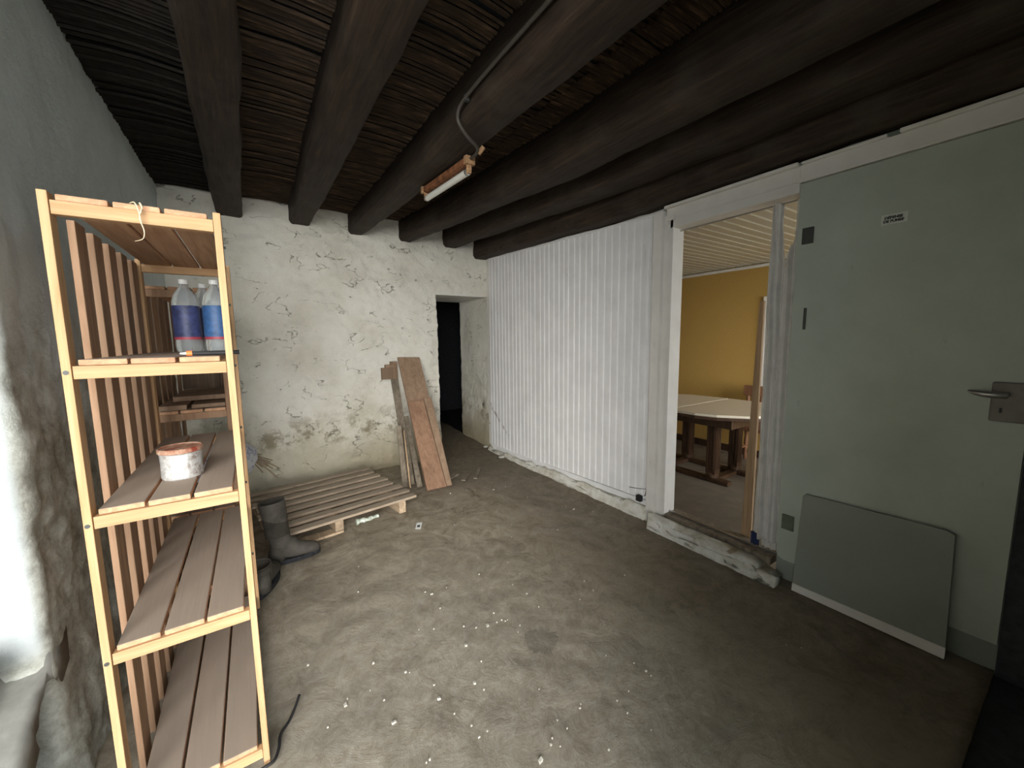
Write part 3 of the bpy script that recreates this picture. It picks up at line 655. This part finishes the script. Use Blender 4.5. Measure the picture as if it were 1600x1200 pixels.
lean('leaning_plank', M['plankgrey'], (1.175, 3.40, 0.006), (1.225, 3.395, 0.006), (1.22, 3.83, 0.60), (1.262, 3.83, 0.60), 0.015, 'rough splintered grey strip between the leaning planks')
lean('leaning_plank', M['rawedge'], (1.112, 3.42, 0.006), (1.124, 3.417, 0.006), (1.146, 3.635, 0.50), (1.152, 3.632, 0.50), 0.02, 'thin lath with pale fresh edge in front of the grey leaning plank')
lean('leaning_plank', M['plankgrey'], (1.06, 3.46, 0.006), (1.108, 3.455, 0.006), (1.10, 3.70, 0.54), (1.144, 3.695, 0.54), 0.02, 'short weathered plank lowest at the left of the leaning stack')
for i, (x0, x1, z0, z1, lb) in enumerate([(1.098, 1.262, 0.955, 1.075, 'lowest short board end poking out left of the leaning planks'), (1.135, 1.262, 1.0762, 1.108, 'middle short board end stepped above the lowest left of the planks'), (1.190, 1.262, 1.1092, 1.138, 'topmost short board end beside the widest leaning plank')]):
    tag(B('board_offcut', M['plank'], None, x0, x1, 4.115-0.004*i, 4.155-0.002*i, z0, z1, bev=0.003), lb, 'board')
for i, (a, b, wd, lb) in enumerate([((1.60, 3.30), (1.74, 3.46), 0.02, 'short broken lath lying before the dark opening, nearer the planks'), ((1.72, 3.28), (1.90, 3.52), 0.018, 'longer broken lath lying before the dark opening'), ((1.50, 3.43), (1.62, 3.50), 0.03, 'dark splinter of wood by the foot of the leaning planks')]):
    bm = bmesh.new(); d = (Vector((b[0]-a[0], b[1]-a[1], 0))).normalized(); obox(bm, (*a, 0.010), (*b, 0.012), (-d.y*wd, d.x*wd, 0), (0, 0, 0.006))
    tag(link('broken_lath', bm, M['plankgrey']), lb, 'wood scrap')

# boots ------------------------------------------------------------------------------
def boot(loc, rz, label, hs=1.0):
    t = thing('rubber_boot', label, 'boot', loc, rz); MT = Matrix.Translation(loc) @ Matrix.Rotation(rz, 4, 'Z')
    bm = bmesh.new(); rings = []; n = 20   # toe towards +x
    sec = [(Vector((-0.03, 0, 0.40)), 0.070, 0.058, 0.06), (Vector((-0.028, 0, 0.385)), 0.071, 0.058, 0.05), (Vector((-0.018, 0, 0.28)), 0.065, 0.054, 0), (Vector((-0.005, 0, 0.18)), 0.057, 0.047, 0),
           (Vector((0.004, 0, 0.125)), 0.060, 0.044, 0.25), (Vector((0.032, 0, 0.088)), 0.074, 0.044, 0.75), (Vector((0.075, 0, 0.066)), 0.056, 0.046, 1.15), (Vector((0.125, 0, 0.054)), 0.044, 0.050, 1.45), (Vector((0.175, 0, 0.046)), 0.036, 0.046, 1.57), (Vector((0.205, 0, 0.042)), 0.024, 0.032, 1.57), (Vector((0.215, 0, 0.04)), 0.008, 0.012, 1.57)]
    for c, rx, ry, tl in sec:
        u = Vector((math.cos(tl), 0, math.sin(tl)))
        rings.append([bm.verts.new(c + u*rx*math.cos(2*PI*k/n) + Vector((0, 1, 0))*ry*math.sin(2*PI*k/n)) for k in range(n)])
    for a, b in zip(rings, rings[1:]):
        for k in range(n): bm.faces.new((a[k], a[(k+1)%n], b[(k+1)%n], b[k]))
    bm.faces.new(rings[-1])
    inn = [bm.verts.new(v.co*1.0 + Vector((-(v.co.x+0.03)*0.07, -v.co.y*0.07, 0))) for v in rings[0]]
    low = [bm.verts.new(v.co + Vector((0.02, 0, -0.22))) for v in inn]
    for k in range(n): bm.faces.new((rings[0][k], inn[k], inn[(k+1)%n], rings[0][(k+1)%n])); bm.faces.new((inn[k], low[k], low[(k+1)%n], inn[(k+1)%n]))
    bm.faces.new(low)
    for v in bm.verts:
        if v.co.z > 0.15: v.co.z = 0.15 + (v.co.z-0.15)*hs
    # heel
    tube(bm, [(-0.022, 0, 0.022), (-0.020, 0, 0.06), (-0.012, 0, 0.11)], [0.052, 0.050, 0.046], n=16)
    bm.transform(MT); link('boot_upper', bm, M['boot'], t, smooth=True)
    bm = bmesh.new(); P = []
    for k in range(28):
        a = 2*PI*k/28; x = 0.070+0.148*math.cos(a); wv = 0.046 + 0.008*math.sin((x+0.03)*14); P.append((x, wv*math.copysign(abs(math.sin(a))**0.7, math.sin(a))))
    lo = [bm.verts.new((x, y, 0.003)) for x, y in P]; hi = [bm.verts.new((x, y, 0.030)) for x, y in P]
    bm.faces.new(lo[::-1]); bm.faces.new(hi)
    for k in range(28): bm.faces.new((lo[k], lo[(k+1)%28], hi[(k+1)%28], hi[k]))
    bm.transform(MT); link('sole', bm, M['bootdark'], t)
boot((0.055, 2.695, 0), math.radians(2), 'dark rubber boot standing in front of the pallet, toe to the right')
boot((-0.050, 2.415, 0), math.radians(72), 'low dark rubber shoe behind the shelving post, partly hidden', 0.1)

# lamp, conduit ---------------------------------------------------------------------
LT = thing('tube_lamp', 'rusty fluorescent batten lamp with white tube under the third beam', 'lamp', (1.09, 2.35, 2.38))
a, b = Vector((1.062, 2.66, 2.370)), Vector((1.092, 2.06, 2.355)); d = (b-a).normalized(); sx = d.cross(Vector((0, 0, 1))).normalized(); sz = sx.cross(d)
bm = bmesh.new(); obox(bm, a, b, sx*0.024, sz*0.017); link('batten', bm, M['rust'], LT, bev=0.003)
bm = bmesh.new(); obox(bm, a+d*0.03-sz*0.019, b-d*0.03-sz*0.019, sx*0.015, sz*0.003); link('cover_strip', bm, M['rust'], LT)
for p, q in ((a, 1), (b, -1)):
    bm = bmesh.new(); c = p+d*0.012*q; obox(bm, c-sz*0.014, c-sz*0.066, sx*0.014, d*0.0085); link('lamp_holder', bm, M['rustpale'], LT, bev=0.004)
    bm = bmesh.new(); obox(bm, p-d*0.010*q, p+d*0.02*q, sx*0.030, sz*0.022); link('end_cap', bm, M['rustpale'], LT, bev=0.003)
bm = bmesh.new(); tube(bm, [a-sz*0.054+d*0.022, b-sz*0.054-d*0.022], 0.019, n=20); link('glass_tube', bm, M['tube'], LT, smooth=False)
bm = bmesh.new(); tube(bm, [b-sz*0.054-d*0.036, b-sz*0.054-d*0.022], 0.0195, n=20); link('tube_end', bm, M['steel'], LT); bm = bmesh.new(); tube(bm, [a-sz*0.054+d*0.036, a-sz*0.054+d*0.022], 0.0195, n=20); link('tube_end', bm, M['steel'], LT)
bm = bmesh.new(); tube(bm, smoothpath([(0.908, -0.3, 2.47), (0.912, 0.6, 2.47), (0.905, 1.135, 2.47), (0.898, 1.50, 2.465), (0.888, 1.73, 2.445), (0.889, 1.79, 2.41), (0.906, 1.80, 2.375), (0.955, 1.82, 2.345), (1.04, 1.88, 2.342), (1.08, 1.96, 2.352), (1.093, 2.045, 2.360)]), 0.0085, n=10)
CN = tag(link('conduit', bm, M['conduit'], smooth=True), 'grey cable conduit running along a beam and curling to the lamp', 'conduit')
bm = bmesh.new(); tube(bm, [(1.10, 1.915, 2.372), (1.085, 1.945, 2.345)], 0.012); link('cable_gland', bm, M['rustpale'], CN)
B('clip', M['hinge'], CN, 0.884, 0.906, 1.70, 1.716, 2.436, 2.462)

# curtain, raw board -----------------------------------------------------------------
def cur(u, v):
    z = 0.155 + v*1.915
    y0 = 1.078; y1 = 0.928 + 0.012*(1-v)
    uu = u
    if v > 0.84:   # the torn top: cloth gathers into two bunches either side of the tear
        t = min(1, (v-0.84)/0.10); c = 0.10 if u < 0.55 else 0.93; uu = u + (c-u)*0.28*t
    y = y0 + (y1-y0)*uu
    x = 2.436 + 0.015*math.sin(u*15+1.0+0.6*math.sin(v*3)) + 0.007*math.sin(u*37+v*5) + 0.004*nz((u*3, v*3, 0), 2)
    if 0.62 < v < 0.84: x += -0.018*math.exp(-((u-0.25)/0.18)**2)*math.sin((v-0.62)/0.22*PI); x += 0.010*math.exp(-((u-0.5)/0.06)**2)
    return Vector((x, y, z))
CU = grid('curtain', M['curtain'], None, 60, 90, cur, keep=lambda u, v: not (v > 0.82+0.07*abs(u-0.60)/0.16 and 0.46 < u < 0.76), flip=False, solid=0.002)
tag(CU, 'limp pale grey curtain with torn top hanging at the right of the doorway', 'curtain')
grid('blue_hem', M['blue'], CU, 14, 6, lambda u, v: Vector((2.429 + 0.006*math.sin(u*9), 1.082-u*0.045, 0.113+v*0.075)), solid=0.002)['label'] = 'navy blue hem corner'
grid('hem', M['curtain'], CU, 30, 4, lambda u, v: Vector((2.447 + 0.006*math.sin(u*15), 1.03-u*0.075, 0.113+v*0.05)), solid=0.002)
bm = bmesh.new(); tube(bm, [(2.452, 0.926, 2.064), (2.452, 1.64, 2.064)], 0.005); tag(link('curtain_rail', bm, M['steel']), 'thin metal rail across the top of the doorway holding the curtain', 'rail')
lean('wooden_board', M['rawedge'], (2.530, 1.185, -0.118), (2.530, 1.120, -0.118), (2.525, 1.145, 1.56), (2.525, 1.120, 1.56), 0.02, 'tall raw wood board standing just inside the doorway beside the curtain')['category'] = 'board'

# table and chairs in the dining room -----------------------------------------------------
F = -0.12
TB = thing('dining_table', 'dark wooden dining table with cream top seen through the doorway', 'table', (4.05, 2.35, F))
def leaf(ypts, name):
    bm = bmesh.new(); lo = [bm.verts.new((x, y, 0.606)) for x, y in ypts]; hi = [bm.verts.new((x, y, 0.630)) for x, y in ypts]
    bm.faces.new(lo[::-1]); bm.faces.new(hi)
    for i in range(len(ypts)): bm.faces.new((lo[i], lo[(i+1)%len(ypts)], hi[(i+1)%len(ypts)], hi[i]))
    return link(name, bm, M['tabletop'], TB, bev=0.003)
leaf([(3.50, 2.398), (3.50, 2.12), (3.56, 1.94), (3.74, 1.72), (3.95, 1.62), (4.25, 1.62), (4.50, 1.74), (4.65, 1.98), (4.67, 2.398)], 'table_leaf')
leaf([(3.50, 2.412), (3.50, 2.75), (3.58, 3.0), (3.76, 3.12), (4.25, 3.14), (4.50, 3.05), (4.62, 2.85), (4.67, 2.412)], 'table_leaf')
bm = bmesh.new()
rim = [(3.49, 2.76), (3.49, 2.11), (3.55, 1.93), (3.73, 1.71), (3.94, 1.61), (4.26, 1.61), (4.51, 1.73), (4.66, 1.97), (4.68, 2.40), (4.63, 2.86), (4.51, 3.06), (4.26, 3.15), (3.75, 3.13), (3.57, 3.01)]
lo = [bm.verts.new((x, y, 0.578)) for x, y in rim]; hi = [bm.verts.new((x, y, 0.6055)) for x, y in rim]
bm.faces.new(lo[::-1]); bm.faces.new(hi)
for i in range(len(rim)): bm.faces.new((lo[i], lo[(i+1)%len(rim)], hi[(i+1)%len(rim)], hi[i]))
link('table_rim', bm, M['dining'], TB, bev=0.004)
for (x0, x1, y0, y1) in ((3.66, 3.70, 1.85, 2.95), (4.42, 4.46, 1.85, 2.95), (3.70, 4.42, 1.85, 1.89), (3.70, 4.42, 2.91, 2.95)):
    B('apron', M['dining'], TB, x0, x1, y0, y1, 0.49, 0.577, bev=0.003)
for x, y in ((3.84, 2.11), (4.27, 2.11), (3.84, 2.66), (4.27, 2.66)):
    bm = bmesh.new(); box(bm, x-0.048, x+0.048, y-0.048, y+0.048, F+0.09, 0.577)
    for dx_, dy_ in ((-0.05, 0), (0, -0.05)):
        for s in (-0.028, 0, 0.028):
            if dx_: box(bm, x-0.054, x-0.048, y+s-0.008, y+s+0.008, F+0.14, 0.47)
            else: box(bm, x+s-0.008, x+s+0.008, y-0.054, y-0.048, F+0.14, 0.47)
    lathe(bm, [(0.045, 0.03), (0.062, 0.055), (0.062, 0.085), (0.045, 0.105)], (x, y, F), 16)
    link('leg', bm, M['dining'], TB)
for (x0, x1, y0, y1) in ((3.80, 3.88, 1.93, 2.84), (4.23, 4.31, 1.93, 2.84), (3.88, 4.23, 2.06, 2.14), (3.88, 4.23, 2.62, 2.70)):
    B('floor_runner', M['dining'], TB, x0, x1, y0, y1, F+0.001, F+0.045, bev=0.008)
def chair(loc, rz, label):
    t = thing('dining_chair', label, 'chair', loc, rz, 'dining chairs behind the table'); MT = Matrix.Translation(loc) @ Matrix.Rotation(rz, 4, 'Z')
    def P(name, *d, bev=0.003):
        bm = bmesh.new(); box(bm, *d); bm.transform(MT); link(name, bm, M['chair'], t, bev=bev)
    # local: faces -x
    P('seat', -0.22, 0.20, -0.21, 0.21, 0.43, 0.465)
    for s in (-1, 1):
        for x in (-0.19, 0.17):
            bm = bmesh.new(); hh = 0.43 if x < 0 else 0.80
            lathe(bm, [(0.016, 0.002), (0.022, 0.05), (0.016, 0.10), (0.023, 0.22), (0.017, 0.30), (0.022, 0.36), (0.02, hh)], (x, s*0.17, 0), 12)
            bm.transform(MT); link('leg', bm, M['chair'], t)
        P('stretcher', -0.19, 0.17, s*0.17-0.011, s*0.17+0.011, 0.16, 0.185)
    P('crest_rail', 0.150, 0.185, -0.22, 0.22, 0.78, 0.90, bev=0.008)
    P('back_rail', 0.158, 0.180, -0.17, 0.17, 0.55, 0.60)
    for y in (-0.10, -0.035, 0.035, 0.10): P('spindle', 0.162, 0.176, y-0.009, y+0.009, 0.60, 0.78)
chair((4.72, 2.11, F), math.radians(4), 'red-brown chair whose square crest rail rises above the cream table top')
chair((4.20, 1.42, F), math.radians(-85), 'turned-leg chair standing behind the table legs, crest hidden by the curtain')

# leaning panel by the door, sticker ------------------------------------------------------
bm = bmesh.new()
P = [(2.318, 0.815, 0.040), (2.318, 0.258, 0.052), (2.352, 0.272, 0.528), (2.352, 0.298, 0.540), (2.366, 0.800, 0.527), (2.364, 0.812, 0.512)]
A = [bm.verts.new(p) for p in P]; Bk = [bm.verts.new(Vector(p)+Vector((0.014, 0, -0.001))) for p in P]
bm.faces.new(A); bm.faces.new(Bk[::-1])
for i in range(6): bm.faces.new((A[i], A[(i+1)%6], Bk[(i+1)%6], Bk[i]))
LPN = thing('kick_board', 'dull green painted board with bare white foot leaning against the green door', 'panel', (2.32, 0.53, 0))
link('panel_board', bm, M['green2'], LPN, bev=0.002)
bm = bmesh.new(); P = [(2.3145, 0.815, 0.0), (2.3145, 0.258, 0.002), (2.3175, 0.258, 0.051), (2.3175, 0.815, 0.039)]
A = [bm.verts.new(p) for p in P]; Bk = [bm.verts.new(Vector(p)+Vector((0.016, 0, 0))) for p in P]
bm.faces.new(A); bm.faces.new(Bk[::-1])
for i in range(4): bm.faces.new((A[i], A[(i+1)%4], Bk[(i+1)%4], Bk[i]))
link('bare_foot', bm, M['trim'], LPN, label='unpainted white bottom strip')
ST = thing('no_smoking_sticker', 'small grey sticker with black capital lettering stuck high on the green door', 'sign', (2.381, 0.557, 1.857))
B('sticker_sheet', M['sticker'], ST, 2.3795, 2.3815, 0.514, 0.600, 1.836, 1.879)
def text(s, size, y, z, sx=1.0):
    c = bpy.data.curves.new('lettering', 'FONT'); c.body = s; c.size = size; c.extrude = 0.0003; c.offset = 0.0009; c.align_x = 'LEFT'
    o = bpy.data.objects.new('tmp', c); COL.objects.link(o); bpy.context.view_layer.update()
    me = bpy.data.meshes.new_from_object(o.evaluated_get(bpy.context.evaluated_depsgraph_get())); bpy.data.objects.remove(o)
    me.transform(Matrix.Translation((2.3790, y, z)) @ Matrix(((0, 0, -1), (-1, 0, 0), (0, 1, 0))).to_4x4() @ Matrix.Scale(sx, 4, (1, 0, 0)))
    me.materials.clear(); me.materials.append(M['ink'])
    q = bpy.data.objects.new('lettering', me); COL.objects.link(q); par(q, ST)
text('DÉFENSE', 0.0150, 0.590, 1.8595); text('DE FUMER', 0.0150, 0.593, 1.8445)

# small things on floor and wall foot ------------------------------------------------------
bm = bmesh.new(); box(bm, 2.355, 2.388, 1.835, 1.880, 0.118, 0.165); o = link('cable_box', bm, M['black'], bev=0.006)
tag(o, 'small black box fixed at the lower right corner of the white partition', 'box')
bm = bmesh.new(); tube(bm, smoothpath([(2.39, 1.83, 0.165), (2.392, 1.812, 0.22), (2.391, 1.80, 0.6), (2.391, 1.797, 1.2), (2.391, 1.797, 2.10), (2.388, 1.80, 2.2)]), 0.0028, n=6)
tube(bm, smoothpath([(2.392, 1.803, 0.225), (2.391, 1.88, 0.205), (2.391, 1.97, 0.19)]), 0.0022, n=6)
tag(link('thin_cable', bm, M['conduit'], smooth=True), 'thin cable climbing the joint beside the white frame post', 'cable')
bm = bmesh.new(); tube(bm, smoothpath([(-0.075, 1.355, 0.010), (-0.040, 1.362, 0.010), (-0.024, 1.40, 0.009), (-0.016, 1.452, 0.008), (0.012, 1.490, 0.008), (0.035, 1.53, 0.016), (0.052, 1.562, 0.030)]), 0.0048, n=8)
tag(link('black_cord', bm, M['black'], smooth=True), 'stiff black cord curling from the foot of the pine shelving', 'cord')
TG = thing('paper_tag', 'small white card tag with a black square lying mid floor', 'tag', (0.918, 2.655, 0.004), math.radians(60))
bm = bmesh.new(); box(bm, -0.036, 0.036, -0.020, 0.020, 0.002, 0.0045); bm.transform(Matrix.Translation((0.918, 2.655, 0.004)) @ Matrix.Rotation(math.radians(60), 4, 'Z') @ Matrix.Rotation(math.radians(-12), 4, 'Y')); link('card', bm, M['whiteplastic'], TG)
bm = bmesh.new(); box(bm, -0.016, 0.006, -0.010, 0.010, 0.0046, 0.0055); bm.transform(Matrix.Translation((0.918, 2.655, 0.004)) @ Matrix.Rotation(math.radians(60), 4, 'Z') @ Matrix.Rotation(math.radians(-12), 4, 'Y')); link('black_square', bm, M['ink'], TG)
bm = bmesh.new(); rings = []
pth = [Vector((0.545+0.17*t, 2.945+0.03*t+0.006*math.sin(t*9), 0.022-0.006*t)) for t in [i/12 for i in range(13)]]
for i, p in enumerate(pth):
    t = i/12; ry, rz_ = 0.026-0.012*t+0.004*math.sin(i*2.1), 0.019-0.009*t+0.004*math.sin(i*1.7+1)
    rings.append([bm.verts.new(p+Vector((0, ry*math.cos(2*PI*k/10), max(-p.z+0.002, rz_*math.sin(2*PI*k/10))))) for k in range(10)])
for a, b in zip(rings, rings[1:]):
    for k in range(10): bm.faces.new((a[k], a[(k+1)%10], b[(k+1)%10], b[k]))
bm.faces.new(rings[0]); bm.faces.new(rings[-1][::-1])
tag(link('crushed_tube', bm, M['crushed']), 'crushed greenish white plastic tube lying before the pallet', 'litter')
bm = bmesh.new(); random.seed(11)
for k in range(110):
    if k < 60: x = random.gauss(0.75, 0.35); y = random.gauss(1.15, 0.35)
    elif k < 115: x = random.uniform(0.0, 2.2); y = random.uniform(0.5, 4.0)
    else: x = random.gauss(2.28, 0.05); y = random.uniform(1.8, 4.2)
    if y < 0.2 or x > 2.33 or (x < 1.15 and y > 2.6) or (x < 0.0 and y < 2.4): continue
    s = random.uniform(0.0012, 0.0032) if k % 9 else 0.0055
    box(bm, x-s, x+s*random.uniform(0.6, 1.8), y-s, y+s*random.uniform(0.5, 1.2), -0.002, 0.002+s*0.6, jit=s*0.35)
o = link('plaster_chips', bm, M['chip']); o['kind'] = 'stuff'; tag(o, 'crumbs of white plaster scattered over the floor', 'debris')
for x, y, s, lb in ((2.30, 3.72, 0.028, 'pale lump of plaster on the floor at the foot of the boarded wall'), (2.37, 4.22, 0.022, 'small pale stone at the foot of the passage corner')):
    bm = bmesh.new(); bmesh.ops.create_icosphere(bm, subdivisions=2, radius=s)
    for v in bm.verts: v.co = Vector((v.co.x*1.5, v.co.y, v.co.z*0.6))*(1+0.3*nz(v.co*30, 1)) + Vector((x, y, s*0.5))
    tag(link('plaster_lump', bm, M['chip']), lb, 'rubble')
bm = bmesh.new(); bmesh.ops.create_icosphere(bm, subdivisions=3, radius=1)
for v in bm.verts: v.co = Vector((v.co.x*0.05, v.co.y*0.05, v.co.z*0.06))*(1+0.2*nz(v.co, 2)) + Vector((-0.665, 1.50, 0.50))
tag(link('dark_stone', bm, M['dark'], smooth=True), 'dark lump sitting on the cement slope at the far left', 'stone')
